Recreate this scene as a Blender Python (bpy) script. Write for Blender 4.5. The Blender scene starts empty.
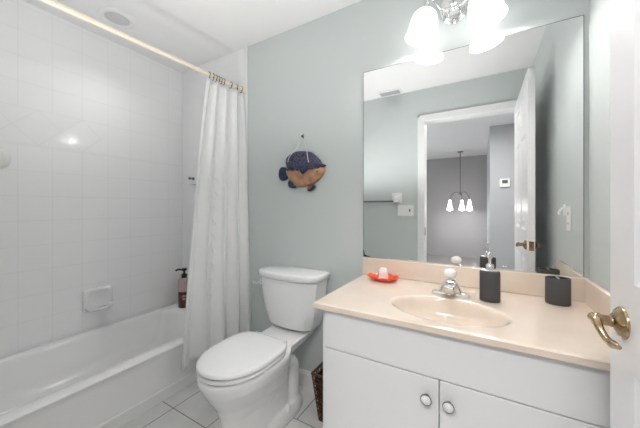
import bpy, math, random
from mathutils import Vector, Matrix

# ------------------------------------------------------------------ camera, world, large lights, exposure
S = bpy.context.scene
COL = S.collection
PI = math.pi
R = math.radians

cam_d = bpy.data.cameras.new('camera')
cam_d.sensor_width = 36.0
cam_d.lens = 36.0 * 275 / 640
cam_d.shift_y = -6 / 640
cam_d.clip_start = 0.01
cam = bpy.data.objects.new('camera', cam_d)
COL.objects.link(cam)
cam.location = (0, -1.55, 1.19)
cam.rotation_euler = (R(90), 0, R(30.3))
S.camera = cam

W = bpy.data.worlds.new('daylight')
S.world = W
W.use_nodes = True
W.node_tree.nodes['Background'].inputs[0].default_value = (0.85, 0.93, 1.0, 1)
W.node_tree.nodes['Background'].inputs[1].default_value = 1.0


def area(name, loc, rot, sx, sy, power, color=(1, 1, 1)):
    d = bpy.data.lights.new(name, 'AREA')
    d.shape = 'RECTANGLE'
    d.size, d.size_y, d.energy, d.color = sx, sy, power, color
    o = bpy.data.objects.new(name, d)
    COL.objects.link(o)
    o.location, o.rotation_euler = loc, rot
    return o


# fill light at an unseen window added to the hall (faces +x)
area('hall_window_fill', (-2.66, -3.4, 1.35), (0, R(-90), 0), 1.9, 2.2, 19, (1.0, 0.98, 0.96))
# fill light of an added hall ceiling lamp, just outside the bathroom door
area('hall_ceiling_fill', (-0.1, -2.25, 2.36), (0, 0, 0), 0.9, 0.5, 22, (1.0, 0.97, 0.94))

# added fill spots aimed up, bouncing off the white ceiling
for fx, fy, fp in ((-1.30, -1.05, 10.5), (-0.85, -1.0, 7.0), (-0.35, -0.9, 9.5)):
    fd = bpy.data.lights.new('ceiling_bounce_fill', 'SPOT')
    fd.energy, fd.spot_size, fd.spot_blend, fd.shadow_soft_size, fd.color = fp, R(172), 1.0, 0.10, (1.0, 0.99, 0.98)
    fo = bpy.data.objects.new('ceiling_bounce_fill', fd)
    COL.objects.link(fo)
    fo.location, fo.rotation_euler = (fx, fy, 1.25), (R(180), 0, 0)

S.view_settings.view_transform = 'Standard'
S.view_settings.look = 'None'
S.view_settings.gamma = 1
S.view_settings.use_curve_mapping = False
S.view_settings.exposure = 0.75
S.cycles.max_bounces = 16
S.cycles.diffuse_bounces = 10
S.cycles.glossy_bounces = 6

# ------------------------------------------------------------------ helpers
ORG = {}


class MB:
    """collects simple shapes (world coordinates) and links them as one mesh object"""

    def __init__(self):
        self.v, self.f = [], []

    def add(self, vs, fs):
        n = len(self.v)
        self.v += [tuple(p) for p in vs]
        self.f += [tuple(i + n for i in f) for f in fs]
        return self

    def box(self, x0, x1, y0, y1, z0, z1):
        vs = [(x, y, z) for z in (z0, z1) for y in (y0, y1) for x in (x0, x1)]
        return self.add(vs, [(0, 2, 3, 1), (4, 5, 7, 6), (0, 1, 5, 4), (2, 6, 7, 3), (0, 4, 6, 2), (1, 3, 7, 5)])

    def loft(self, rings, cap0=True, cap1=True, closed=True):
        n = len(rings[0])
        vs = [p for r in rings for p in r]
        fs = []
        m = n if closed else n - 1
        for i in range(len(rings) - 1):
            for j in range(m):
                k = (j + 1) % n
                fs.append((i * n + j, i * n + k, (i + 1) * n + k, (i + 1) * n + j))
        if cap0:
            fs.append(tuple(reversed(range(n))))
        if cap1:
            fs.append(tuple((len(rings) - 1) * n + j for j in range(n)))
        return self.add(vs, fs)

    def lathe(self, prof, c=(0, 0, 0), axis=(0, 0, 1), n=32, cap=True, sx=1.0, sy=1.0):
        """prof: (radius, height along axis)"""
        a = Vector(axis).normalized()
        q = Vector((0, 0, 1)).rotation_difference(a)
        rings = []
        for r, h in prof:
            rings.append([tuple(q @ Vector((r * sx * math.cos(2 * PI * j / n), r * sy * math.sin(2 * PI * j / n), h)) + Vector(c)) for j in range(n)])
        return self.loft(rings, cap, cap)

    def tube(self, pts, r, n=12, cap=True, sub=1):
        pts = [Vector(p) for p in pts]
        if sub > 1:
            pts, rr = smooth_path(pts, sub, r if isinstance(r, (list, tuple)) else None)
            if rr:
                r = rr
        rs = r if isinstance(r, (list, tuple)) else [r] * len(pts)
        rings = []
        prev = None
        for i, p in enumerate(pts):
            t = (pts[min(i + 1, len(pts) - 1)] - pts[max(i - 1, 0)]).normalized()
            if prev is None:
                up = Vector((0, 0, 1)) if abs(t.z) < 0.9 else Vector((1, 0, 0))
                u = t.cross(up).normalized()
            else:
                u = (prev - t * prev.dot(t)).normalized()
            prev = u
            w = t.cross(u).normalized()
            rings.append([tuple(p + (u * math.cos(2 * PI * j / n) + w * math.sin(2 * PI * j / n)) * rs[i]) for j in range(n)])
        return self.loft(rings, cap, cap)

    def build(self, name, mat, parent=None, smooth=True, bevel=0, seg=2, angle=40, org=None, subsurf=0):
        o0 = Vector(org) if org is not None else (ORG[parent.name] if parent else Vector((0, 0, 0)))
        me = bpy.data.meshes.new(name)
        me.from_pydata([tuple(Vector(p) - o0) for p in self.v], [], self.f)
        me.validate()
        import bmesh
        bm = bmesh.new()
        bm.from_mesh(me)
        bmesh.ops.recalc_face_normals(bm, faces=bm.faces)
        bm.to_mesh(me)
        bm.free()
        if smooth:
            me.polygons.foreach_set('use_smooth', [True] * len(me.polygons))
            if not bevel:
                me.set_sharp_from_angle(angle=R(angle))
        me.materials.append(mat)
        o = bpy.data.objects.new(name, me)
        COL.objects.link(o)
        ORG[o.name] = o0
        if parent:
            o.parent = parent
        else:
            o.location = o0
        if bevel:
            b = o.modifiers.new('bevel', 'BEVEL')
            b.width, b.segments, b.limit_method, b.angle_limit = bevel, seg, 'ANGLE', R(35)
            b.harden_normals = True
        if subsurf:
            s = o.modifiers.new('sub', 'SUBSURF')
            s.levels = s.render_levels = subsurf
        return o


def smooth_path(pts, sub, rad=None):
    out, ro = [], []
    n = len(pts)
    for i in range(n - 1):
        p0, p1, p2, p3 = pts[max(i - 1, 0)], pts[i], pts[i + 1], pts[min(i + 2, n - 1)]
        for k in range(sub):
            t = k / sub
            out.append(0.5 * ((2 * p1) + (p2 - p0) * t + (2 * p0 - 5 * p1 + 4 * p2 - p3) * t * t + (3 * p1 - p0 - 3 * p2 + p3) * t ** 3))
            if rad:
                ro.append(rad[i] * (1 - t) + rad[i + 1] * t)
    out.append(pts[-1])
    if rad:
        ro.append(rad[-1])
    return out, (ro if rad else None)


def tag(o, label, cat, group=None, kind=None):
    o['label'], o['category'] = label, cat
    if group:
        o['group'] = group
    if kind:
        o['kind'] = kind
    return o


def thing(name, loc, label, cat, group=None):
    o = bpy.data.objects.new(name, None)
    o.empty_display_size = 0.05
    COL.objects.link(o)
    o.location = loc
    ORG[o.name] = Vector(loc)
    return tag(o, label, cat, group)


def struct(o, label=None):
    o['kind'] = 'structure'
    if label:
        o['label'] = label
        o['category'] = 'setting'
    return o


def copy_tree(o, parent=None):
    c = o.copy()
    COL.objects.link(c)
    if parent:
        c.parent = parent
    for ch in list(o.children):
        copy_tree(ch, c)
    return c


# ------------------------------------------------------------------ materials
def mat(name, color, rough=0.5, metal=0.0, emit=0, emit_col=None, bump=0, bump_scale=200, trans=0, ior=1.45, coat=0, alpha=1, noise_col=None, noise_scale=8, spec=0.5):
    m = bpy.data.materials.new(name)
    m.use_nodes = True
    nt = m.node_tree
    b = nt.nodes['Principled BSDF']
    b.inputs['Base Color'].default_value = (*color, 1)
    b.inputs['Roughness'].default_value = rough
    b.inputs['Metallic'].default_value = metal
    b.inputs['IOR'].default_value = ior
    b.inputs['Transmission Weight'].default_value = trans
    b.inputs['Coat Weight'].default_value = coat
    b.inputs['Specular IOR Level'].default_value = spec
    if emit:
        b.inputs['Emission Color'].default_value = (*(emit_col or color), 1)
        b.inputs['Emission Strength'].default_value = emit
    tc = nt.nodes.new('ShaderNodeTexCoord')
    if bump:
        n = nt.nodes.new('ShaderNodeTexNoise')
        n.inputs['Scale'].default_value = bump_scale
        nt.links.new(tc.outputs['Object'], n.inputs['Vector'])
        bp = nt.nodes.new('ShaderNodeBump')
        bp.inputs['Strength'].default_value = bump
        bp.inputs['Distance'].default_value = 0.002
        nt.links.new(n.outputs[0], bp.inputs['Height'])
        nt.links.new(bp.outputs[0], b.inputs['Normal'])
    if noise_col:
        n = nt.nodes.new('ShaderNodeTexNoise')
        n.inputs['Scale'].default_value = noise_scale
        n.inputs['Detail'].default_value = 6
        nt.links.new(tc.outputs['Object'], n.inputs['Vector'])
        r = nt.nodes.new('ShaderNodeValToRGB')
        r.color_ramp.elements[0].position, r.color_ramp.elements[1].position = 0.35, 0.65
        r.color_ramp.elements[0].color = (*color, 1)
        r.color_ramp.elements[1].color = (*noise_col, 1)
        nt.links.new(n.outputs[0], r.inputs[0])
        nt.links.new(r.outputs[0], b.inputs['Base Color'])
    return m


class NG:
    """tiny helper for math node chains"""

    def __init__(self, m):
        self.nt = m.node_tree

    def m(self, op, a, b=None, c=None):
        n = self.nt.nodes.new('ShaderNodeMath')
        n.operation = op
        for i, x in enumerate((a, b, c)):
            if x is None:
                continue
            if isinstance(x, (int, float)):
                n.inputs[i].default_value = x
            else:
                self.nt.links.new(x, n.inputs[i])
        return n.outputs[0]

    def line(self, coord, offset, pitch, half):
        """1 near every multiple of pitch"""
        s = self.m('SUBTRACT', coord, offset)
        pp = self.m('PINGPONG', s, pitch / 2)
        return self.m('LESS_THAN', pp, half)


def wall_tile_mat(name, haxis, h0, diamonds):
    m = mat(name, (0.88, 0.88, 0.885), 0.16, spec=0.5)
    nt = m.node_tree
    b = nt.nodes['Principled BSDF']
    g = NG(m)
    geo = nt.nodes.new('ShaderNodeNewGeometry')
    sep = nt.nodes.new('ShaderNodeSeparateXYZ')
    nt.links.new(geo.outputs['Position'], sep.inputs[0])
    hz = sep.outputs[0 if haxis == 'x' else 1]
    z = sep.outputs[2]
    P, hw = 0.1524, 0.0014
    grid_lo = g.m('MAXIMUM', g.line(hz, h0, P, hw), g.line(z, 1.111, P, hw))
    if diamonds:
        zc, hd = 1.687, 0.109
        inband = g.m('MULTIPLY', g.m('MULTIPLY', g.m('GREATER_THAN', z, zc - hd - 0.003), g.m('LESS_THAN', z, zc + hd + 0.003)),
                     g.m('GREATER_THAN', hz, -9))
        above = g.m('GREATER_THAN', z, zc + hd)
        grid_hi = g.m('MAXIMUM', g.line(hz, h0, P, hw), g.line(z, zc + hd, P, hw))
        grid = g.m('ADD', g.m('MULTIPLY', grid_lo, g.m('SUBTRACT', 1, above)), g.m('MULTIPLY', grid_hi, above))
        dy = g.m('PINGPONG', g.m('SUBTRACT', hz, -0.741), hd)
        dist = g.m('ADD', dy, g.m('ABSOLUTE', g.m('SUBTRACT', z, zc)))
        dl = g.m('LESS_THAN', g.m('ABSOLUTE', g.m('SUBTRACT', dist, hd)), 0.002)
        span = g.m('MULTIPLY', g.m('GREATER_THAN', hz, -1.286), g.m('LESS_THAN', hz, -0.628))
        edge = g.m('LESS_THAN', g.m('ABSOLUTE', g.m('SUBTRACT', g.m('ABSOLUTE', g.m('SUBTRACT', z, zc)), hd)), hw)
        vert = g.line(hz, h0, P, hw)
        band_l = g.m('MAXIMUM', edge, g.m('ADD', g.m('MULTIPLY', dl, span), g.m('MULTIPLY', vert, g.m('SUBTRACT', 1, span))))
        grid = g.m('ADD', g.m('MULTIPLY', grid, g.m('SUBTRACT', 1, inband)), g.m('MULTIPLY', band_l, inband))
    else:
        grid = grid_lo
    mix = nt.nodes.new('ShaderNodeMix')
    mix.data_type = 'RGBA'
    nt.links.new(grid, mix.inputs[0])
    mix.inputs[6].default_value = (0.88, 0.88, 0.885, 1)
    mix.inputs[7].default_value = (0.77, 0.77, 0.77, 1)
    nt.links.new(mix.outputs[2], b.inputs['Base Color'])
    rr = g.m('ADD', g.m('MULTIPLY', grid, 0.5), 0.075)
    nt.links.new(rr, b.inputs['Roughness'])
    n = nt.nodes.new('ShaderNodeTexNoise')
    n.inputs['Scale'].default_value = 9
    nt.links.new(geo.outputs['Position'], n.inputs['Vector'])
    hgt = g.m('SUBTRACT', g.m('MULTIPLY', n.outputs[0], 0.35), g.m('MULTIPLY', grid, 0.5))
    bp = nt.nodes.new('ShaderNodeBump')
    bp.inputs['Strength'].default_value = 0.35
    bp.inputs['Distance'].default_value = 0.003
    nt.links.new(hgt, bp.inputs['Height'])
    nt.links.new(bp.outputs[0], b.inputs['Normal'])
    return m


def floor_mat():
    m = mat('floor_tile', (0.70, 0.69, 0.68), 0.3)
    nt = m.node_tree
    b = nt.nodes['Principled BSDF']
    g = NG(m)
    geo = nt.nodes.new('ShaderNodeNewGeometry')
    sep = nt.nodes.new('ShaderNodeSeparateXYZ')
    nt.links.new(geo.outputs['Position'], sep.inputs[0])
    x, y = sep.outputs[0], sep.outputs[1]
    row = g.m('GREATER_THAN', y, -0.28)
    xs = g.m('SUBTRACT', x, g.m('MULTIPLY', row, 0.09))
    grid = g.m('MAXIMUM', g.line(xs, -1.281, 0.297, 0.003), g.line(y, -0.279, 0.299, 0.003))
    n = nt.nodes.new('ShaderNodeTexNoise')
    n.inputs['Scale'].default_value = 5
    n.inputs['Detail'].default_value = 5
    nt.links.new(geo.outputs['Position'], n.inputs['Vector'])
    r = nt.nodes.new('ShaderNodeValToRGB')
    r.color_ramp.elements[0].position, r.color_ramp.elements[1].position = 0.3, 0.7
    r.color_ramp.elements[0].color = (0.64, 0.63, 0.62, 1)
    r.color_ramp.elements[1].color = (0.76, 0.755, 0.75, 1)
    nt.links.new(n.outputs[0], r.inputs[0])
    mix = nt.nodes.new('ShaderNodeMix')
    mix.data_type = 'RGBA'
    nt.links.new(grid, mix.inputs[0])
    nt.links.new(r.outputs[0], mix.inputs[6])
    mix.inputs[7].default_value = (0.24, 0.23, 0.22, 1)
    nt.links.new(mix.outputs[2], b.inputs['Base Color'])
    bp = nt.nodes.new('ShaderNodeBump')
    bp.inputs['Strength'].default_value = 0.5
    bp.inputs['Distance'].default_value = 0.002
    nt.links.new(g.m('SUBTRACT', 1, grid), bp.inputs['Height'])
    nt.links.new(bp.outputs[0], b.inputs['Normal'])
    return m


M_PAINT = mat('grey_green_wall_paint', (0.575, 0.613, 0.606), 0.45, bump=0.15, bump_scale=120)
M_CEIL = mat('ceiling_paint', (0.85, 0.845, 0.845), 0.8, bump=0.2, bump_scale=90)
M_TILE_L = wall_tile_mat('glazed_wall_tile', 'y', -0.741, True)
M_TILE_B = wall_tile_mat('glazed_wall_tile_end', 'x', -2.373, False)
M_FLOOR = floor_mat()
M_TRIM = mat('white_gloss_paint', (0.82, 0.82, 0.82), 0.3)
M_BULL = mat('white_bullnose_tile', (0.82, 0.82, 0.82), 0.15)
M_DOOR = mat('white_door_paint', (0.83, 0.82, 0.83), 0.28)
M_TUB = mat('white_enamel', (0.88, 0.875, 0.875), 0.12)
M_CHINA = mat('white_china', (0.84, 0.84, 0.84), 0.07, coat=0.3)
M_SEAT = mat('white_seat_plastic', (0.86, 0.86, 0.86), 0.16)
M_CHROME = mat('chrome', (0.82, 0.82, 0.83), 0.08, 1.0)
M_NICKEL = mat('brushed_nickel', (0.22, 0.215, 0.21), 0.3, 1.0)
M_BRASS = mat('antique_brass', (0.58, 0.43, 0.26), 0.2, 1.0, noise_col=(0.24, 0.165, 0.10), noise_scale=45)
M_MIRROR = mat('silvered_glass', (0.90, 0.91, 0.91), 0.0, 1.0)
M_DARK = mat('dark_mirror_edge', (0.03, 0.035, 0.04), 0.4)
M_CAB = mat('white_laminate', (0.755, 0.755, 0.765), 0.35)
M_MARBLE = mat('beige_cultured_marble', (0.75, 0.63, 0.53), 0.12, coat=0.3, noise_col=(0.80, 0.695, 0.60), noise_scale=5)
M_GREY = mat('charcoal_ceramic', (0.072, 0.072, 0.076), 0.55, bump=0.4, bump_scale=400)
M_RED = mat('red_glaze', (0.72, 0.03, 0.008), 0.08, coat=0.5, noise_col=(0.85, 0.09, 0.015), noise_scale=25)
M_WHITE = mat('white_wax', (0.80, 0.80, 0.79), 0.35)
M_ACRYL = mat('white_acrylic_knob', (0.92, 0.90, 0.87), 0.08, coat=0.6)
M_PLAST = mat('white_switch_plastic', (0.85, 0.85, 0.83), 0.35)
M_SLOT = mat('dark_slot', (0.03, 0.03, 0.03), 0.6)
M_ROD = mat('cream_enamel_rod', (0.86, 0.76, 0.63), 0.3)
M_HOOK = mat('dark_bronze_hook', (0.12, 0.09, 0.07), 0.35, 0.8)
M_TWINE = mat('pale_twine', (0.72, 0.70, 0.63), 0.9)
M_WICK = mat('dark_brown_wicker', (0.045, 0.02, 0.012), 0.5, noise_col=(0.13, 0.055, 0.03), noise_scale=60)
M_LINER = mat('dark_basket_liner', (0.02, 0.012, 0.01), 0.8)
M_AMBER = mat('amber_plastic', (0.10, 0.018, 0.006), 0.12, coat=0.4)
M_PINK = mat('clear_pinkish_plastic', (0.50, 0.36, 0.36), 0.12)
M_BLACK = mat('black_plastic', (0.012, 0.012, 0.014), 0.3)
M_PRINT = mat('cream_label_print', (0.62, 0.48, 0.35), 0.5)
M_LENS = mat('grey_frosted_lens', (0.60, 0.60, 0.61), 0.5)
M_HALL = mat('hall_warm_grey_paint', (0.37, 0.355, 0.355), 0.6)
M_HALL2 = mat('hall_pale_grey_paint', (0.46, 0.47, 0.485), 0.6)
M_CARPET = mat('hall_grey_floor', (0.26, 0.25, 0.25), 0.7, bump=0.4, bump_scale=150)
M_LOUVER = mat('grey_louver_paint', (0.40, 0.40, 0.41), 0.5)
M_EDGE = mat('dark_grey_mirror_edge', (0.12, 0.125, 0.13), 0.3)
M_VENT = mat('vent_shadow_slot', (0.30, 0.30, 0.31), 0.7)
M_SCREEN = mat('thermostat_screen', (0.10, 0.12, 0.12), 0.3)


def fabric_mat():
    m = bpy.data.materials.new('white_curtain_cloth')
    m.use_nodes = True
    nt = m.node_tree
    b = nt.nodes['Principled BSDF']
    b.inputs['Base Color'].default_value = (0.96, 0.96, 0.96, 1)
    b.inputs['Roughness'].default_value = 0.75
    tr = nt.nodes.new('ShaderNodeBsdfTranslucent')
    tr.inputs[0].default_value = (0.88, 0.88, 0.88, 1)
    mx = nt.nodes.new('ShaderNodeMixShader')
    mx.inputs[0].default_value = 0.28
    nt.links.new(b.outputs[0], mx.inputs[1])
    nt.links.new(tr.outputs[0], mx.inputs[2])
    nt.links.new(mx.outputs[0], nt.nodes['Material Output'].inputs[0])
    tc = nt.nodes.new('ShaderNodeTexCoord')
    n = nt.nodes.new('ShaderNodeTexNoise')
    n.inputs['Scale'].default_value = 35
    n.inputs['Detail'].default_value = 4
    nt.links.new(tc.outputs['Object'], n.inputs['Vector'])
    bp = nt.nodes.new('ShaderNodeBump')
    bp.inputs['Strength'].default_value = 0.35
    bp.inputs['Distance'].default_value = 0.006
    nt.links.new(n.outputs[0], bp.inputs['Height'])
    nt.links.new(bp.outputs[0], b.inputs['Normal'])
    return m


M_CLOTH = fabric_mat()
M_SHADE = mat('lit_frosted_glass', (0.95, 0.95, 0.95), 0.3, emit=0.85, emit_col=(1.0, 0.985, 0.96))
M_BULB = mat('lit_bulb', (1, 1, 1), 0.3, emit=4.0, emit_col=(1.0, 0.985, 0.96))


def see_through(m, f):
    nt = m.node_tree
    b = nt.nodes['Principled BSDF']
    t = nt.nodes.new('ShaderNodeBsdfTransparent')
    x = nt.nodes.new('ShaderNodeMixShader')
    x.inputs[0].default_value = f
    nt.links.new(b.outputs[0], x.inputs[1])
    nt.links.new(t.outputs[0], x.inputs[2])
    nt.links.new(x.outputs[0], nt.nodes['Material Output'].inputs[0])


see_through(M_SHADE, 0.08)
see_through(M_BULB, 0.45)
M_SHADE2 = mat('lit_hall_glass', (1, 1, 1), 0.3, emit=5.0, emit_col=(1.0, 0.97, 0.93))
M_CLEAR = mat('clear_window_glass', (1, 1, 1), 0.0, trans=1.0, ior=1.02)

# ------------------------------------------------------------------ the room
XL, XR, YE, ZC = -2.373, 0.389, -1.49, 2.435
struct(MB().box(-2.8, 1.8, -1.612, 0.1, -0.1, 0).build('floor', M_FLOOR, smooth=False))
struct(MB().box(-2.8, 1.8, -6.1, -1.612, -0.1, -0.001).build('floor_hall', M_CARPET, smooth=False))
struct(MB().box(-2.8, 1.8, -6.1, 0.1, ZC, ZC + 0.1).build('ceiling', M_CEIL, smooth=False))
struct(MB().box(-1.565, 0.5, 0, 0.1, 0, ZC).build('wall_back', M_PAINT, smooth=False))
struct(MB().box(XL - 0.1, -1.565, 0, 0.1, 0, ZC).build('wall_alcove', M_TILE_B, smooth=False))
struct(MB().box(XL - 0.1, XL, -1.49, 0, 0, ZC).build('wall_left', M_TILE_L, smooth=False))
struct(MB().box(XR, XR + 0.1, -1.49, 0, 0, ZC).build('wall_right', M_PAINT, smooth=False))
DX0, DX1, DZ = -0.505, 0.297, 2.09
wf = MB()
wf.box(-2.6, DX0 - 0.02, -1.61, YE, 0, ZC).box(DX1 + 0.02, 1.7, -1.61, YE, 0, ZC).box(DX0 - 0.02, DX1 + 0.02, -1.61, YE, DZ + 0.02, ZC)
struct(wf.build('wall_front', M_PAINT, smooth=False))
# tile edging strip on the back wall
struct(MB().box(-1.58, -1.549, -0.011, 0.001, 0.0, ZC).build('trim_1', M_BULL, bevel=0.005))
# baseboard
bb = MB()
for x0, x1, y0, y1 in ((-1.549, -0.578, -0.013, 0.0),):
    bb.box(x0, x1, y0, y1, 0, 0.085).box(x0, x1, y0 + 0.005, y1, 0.085, 0.1)
struct(bb.build('baseboard_back', M_TRIM, bevel=0.003))
bb = MB().box(-1.6, DX0 - 0.085, YE, YE + 0.013, 0, 0.1)
struct(bb.build('baseboard_front', M_TRIM, bevel=0.003))
# door casing and jamb lining
tr = MB()
cw = 0.068
for s in (0, 1):
    if s == 0:
        tr.box(DX0 - cw, DX0 - 0.004, YE, YE + 0.012, 0, DZ + cw).box(DX0 - cw, DX0 - cw + 0.02, YE + 0.012, YE + 0.016, 0, DZ + cw)
    else:
        tr.box(DX1 + 0.004, XR, YE, YE + 0.012, 0, DZ + cw)
tr.box(DX0 - 0.004, DX1 + 0.004, YE, YE + 0.012, DZ + 0.004, DZ + cw).box(DX0 - cw, XR, YE + 0.012, YE + 0.016, DZ + cw - 0.02, DZ + cw)
tr.box(DX0 - 0.019, DX0, -1.612, YE + 0.002, 0, DZ + 0.018).box(DX1, DX1 + 0.019, -1.612, YE + 0.002, 0, DZ + 0.018).box(DX0, DX1, -1.612, YE + 0.002, DZ, DZ + 0.018)
casing = struct(tr.build('trim_2', M_TRIM, bevel=0.003))
sp = MB().box(DX0, DX0 + 0.003, -1.535, YE - 0.002, 0.90, 0.985)
spo = sp.build('strike_plate', M_BRASS, casing, bevel=0.001)

# the hall beyond the door (seen in the mirror)
struct(MB().box(-2.6, 0.123, -6.06, -5.96, 0, ZC).build('wall_hall_end', M_HALL, smooth=False))
struct(MB().box(0.123, 1.7, -5.96, -3.387, 0, ZC).build('wall_hall_side', M_HALL2, smooth=False))
struct(MB().box(1.6, 1.7, -3.387, -1.61, 0, ZC).build('wall_hall_right', M_HALL2, smooth=False))
hl = MB()
hl.box(-2.6, -2.5, -5.96, -4.5, 0, ZC).box(-2.6, -2.5, -2.3, -1.61, 0, ZC).box(-2.6, -2.5, -4.5, -2.3, 0, 0.4).box(-2.6, -2.5, -4.5, -2.3, 2.3, ZC)
struct(hl.build('wall_hall_left', M_HALL2, smooth=False))
wn = MB()  # unseen window, added so daylight can reach the hall
for y0, y1, z0, z1 in ((-4.5, -4.44, 0.4, 2.3), (-2.36, -2.3, 0.4, 2.3), (-4.44, -2.36, 0.4, 0.46), (-4.44, -2.36, 2.24, 2.3), (-3.43, -3.37, 0.46, 2.24)):
    wn.box(-2.57, -2.52, y0, y1, z0, z1)
win = struct(wn.build('added_window_1', M_TRIM, bevel=0.004))
MB().box(-2.548, -2.542, -4.44, -2.36, 0.46, 2.24).build('pane', M_CLEAR, win, smooth=False)

# ------------------------------------------------------------------ the open door
door_x, door_y1, door_w, door_h, door_t = 0.2605, -0.656, 0.80, 2.077, 0.038


def panel_door():
    mb = MB()
    ys = [0, 0.115, 0.36, 0.44, 0.685, 0.80]
    zs = [0, 0.22, 0.855, 1.03, 1.69, 1.79, 1.955, 2.077]
    z0 = 0.008
    for side, sx in ((0, -1), (door_t, 1)):
        def P(y, z, d=0):
            return (door_x + side - sx * d, door_y1 - y, z + z0)
        for i in range(5):
            for j in range(7):
                a, b, c, d = ys[i], ys[i + 1], zs[j], zs[j + 1]
                if i in (1, 3) and j in (1, 3, 5):
                    rings = []
                    for ins, dep in ((0, 0), (0.012, 0.007), (0.02, 0.009), (0.03, 0.009), (0.055, 0.003)):
                        rings.append([P(a + ins, c + ins, dep), P(b - ins, c + ins, dep), P(b - ins, d - ins, dep), P(a + ins, d - ins, dep)])
                    mb.loft(rings, cap0=False)
                else:
                    mb.add([P(a, c), P(b, c), P(b, d), P(a, d)], [(0, 1, 2, 3)])
    x0, x1, y0, y1 = door_x, door_x + door_t, door_y1 - door_w, door_y1
    h = door_h + z0
    for q in ([(x0, y0, z0), (x1, y0, z0), (x1, y0, h), (x0, y0, h)], [(x0, y1, z0), (x1, y1, z0), (x1, y1, h), (x0, y1, h)],
              [(x0, y0, z0), (x1, y0, z0), (x1, y1, z0), (x0, y1, z0)], [(x0, y0, h), (x1, y0, h), (x1, y1, h), (x0, y1, h)]):
        mb.add(q, [(0, 1, 2, 3)])
    return mb


door = struct(panel_door().build('door_1', M_DOOR, smooth=False), 'white six panel door with brass lever, opened against the wall by the vanity')
lz, ly = 0.947, door_y1 - 0.068
for sx, fx in ((-1, door_x), (1, door_x + door_t)):
    k = 0.78 if sx < 0 else 0.55
    mb = MB()
    mb.lathe([(0.033, 0), (0.0335, 0.003), (0.031, 0.006), (0.029, 0.0065), (0.027, 0.010), (0.019, 0.014), (0.015, 0.018)], (fx, ly, lz), (sx, 0, 0), 32)
    rose = mb.build('lever_rosette', M_BRASS, door, angle=60)
    mb = MB()
    mb.lathe([(0.0125, 0.014), (0.0115, 0.02), (0.011, 0.03 * k + 0.01), (0.014, 0.035 * k + 0.01), (0.0145, 0.043 * k + 0.01), (0.012, 0.05 * k + 0.01), (0.0, 0.053 * k + 0.01)], (fx, ly, lz), (sx, 0, 0), 20, cap=False)
    lx = fx + sx * (0.045 * k + 0.01)
    mb.tube([(lx, ly + 0.004, lz + 0.002), (lx, ly - 0.014, lz + 0.001), (lx, ly - 0.034, lz - 0.010), (lx + 0.002, ly - 0.062, lz - 0.019), (lx + 0.003, ly - 0.088, lz - 0.018), (lx + 0.003, ly - 0.116, lz - 0.012)],
            [0.0105, 0.0085, 0.007, 0.0068, 0.008, 0.004], 14, sub=5)
    mb.build('lever_handle', M_BRASS, rose, angle=60)
mb = MB().box(door_x + 0.006, door_x + door_t - 0.006, door_y1, door_y1 + 0.002, lz - 0.03, lz + 0.03)
mb.box(door_x + 0.012, door_x + door_t - 0.012, door_y1 + 0.002, door_y1 + 0.01, lz - 0.009, lz + 0.009)
mb.build('latch_plate', M_BRASS, door, bevel=0.001)
mb = MB()
for z in (0.25, 1.05, 1.85):
    mb.tube([(door_x + door_t + 0.004, door_y1 - door_w - 0.004, z - 0.045), (door_x + door_t + 0.004, door_y1 - door_w - 0.004, z + 0.045)], 0.006)
mb.build('hinge', M_BRASS, door)

# ------------------------------------------------------------------ bathtub


def rrect(x0, x1, y0, y1, r, z, n=8):
    pts = []
    for cx, cy, a0 in ((x1 - r, y1 - r, 0), (x0 + r, y1 - r, 90), (x0 + r, y0 + r, 180), (x1 - r, y0 + r, 270)):
        for k in range(n + 1):
            a = R(a0 + 90 * k / n)
            pts.append((cx + r * math.cos(a), cy + r * math.sin(a), z))
    return pts


TZ = 0.332
tub = thing('bathtub', (-2.0, -0.75, 0), 'white enamel alcove bathtub along the tiled wall', 'bathtub')
mb = MB()
ty0, ty1 = -1.485, -0.004
rings = [rrect(-2.368, -1.652, ty0, ty1, 0.006, TZ - 0.02), rrect(-2.368, -1.645, ty0, ty1, 0.008, TZ - 0.008), rrect(-2.366, -1.653, ty0 + 0.002, ty1 - 0.002, 0.006, TZ),
         rrect(-2.325, -1.722, ty0 + 0.07, -0.135, 0.12, TZ), rrect(-2.317, -1.732, ty0 + 0.08, -0.147, 0.12, TZ - 0.008),
         rrect(-2.31, -1.74, ty0 + 0.09, -0.16, 0.12, TZ - 0.03), rrect(-2.285, -1.76, ty0 + 0.14, -0.21, 0.12, 0.16),
         rrect(-2.265, -1.78, ty0 + 0.2, -0.25, 0.12, 0.09), rrect(-2.22, -1.82, ty0 + 0.27, -0.31, 0.1, 0.06)]
mb.loft(rings, cap0=False, cap1=True)
mb.build('basin', M_TUB, tub, angle=50)
ap = MB()
prof = [(-1.652, TZ - 0.02), (-1.668, TZ - 0.04), (-1.672, TZ - 0.06), (-1.683, 0.085), (-1.683, 0.08), (-1.678, 0.074), (-1.678, 0.066), (-1.69, 0.06), (-1.692, 0.0), (-1.72, 0.0), (-1.72, TZ - 0.03)]
ap.loft([[(x, ty0, z) for x, z in prof], [(x, ty1, z) for x, z in prof]])
ap.build('apron', M_TUB, tub, angle=30)
MB().lathe([(0.03, 0), (0.03, 0.004), (0.022, 0.008), (0.0, 0.009)], (-2.02, -0.42, 0.0605), (0, 0, 1), 24, cap=False).build('drain', M_CHROME, tub)

# ------------------------------------------------------------------ shower curtain rod, hooks and curtain
ROD0, ROD1 = Vector((-1.575, 0.0, 2.098)), Vector((-1.66, -1.49, 2.098))


def rodp(y):
    return ROD0.lerp(ROD1, -y / 1.49)


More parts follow.
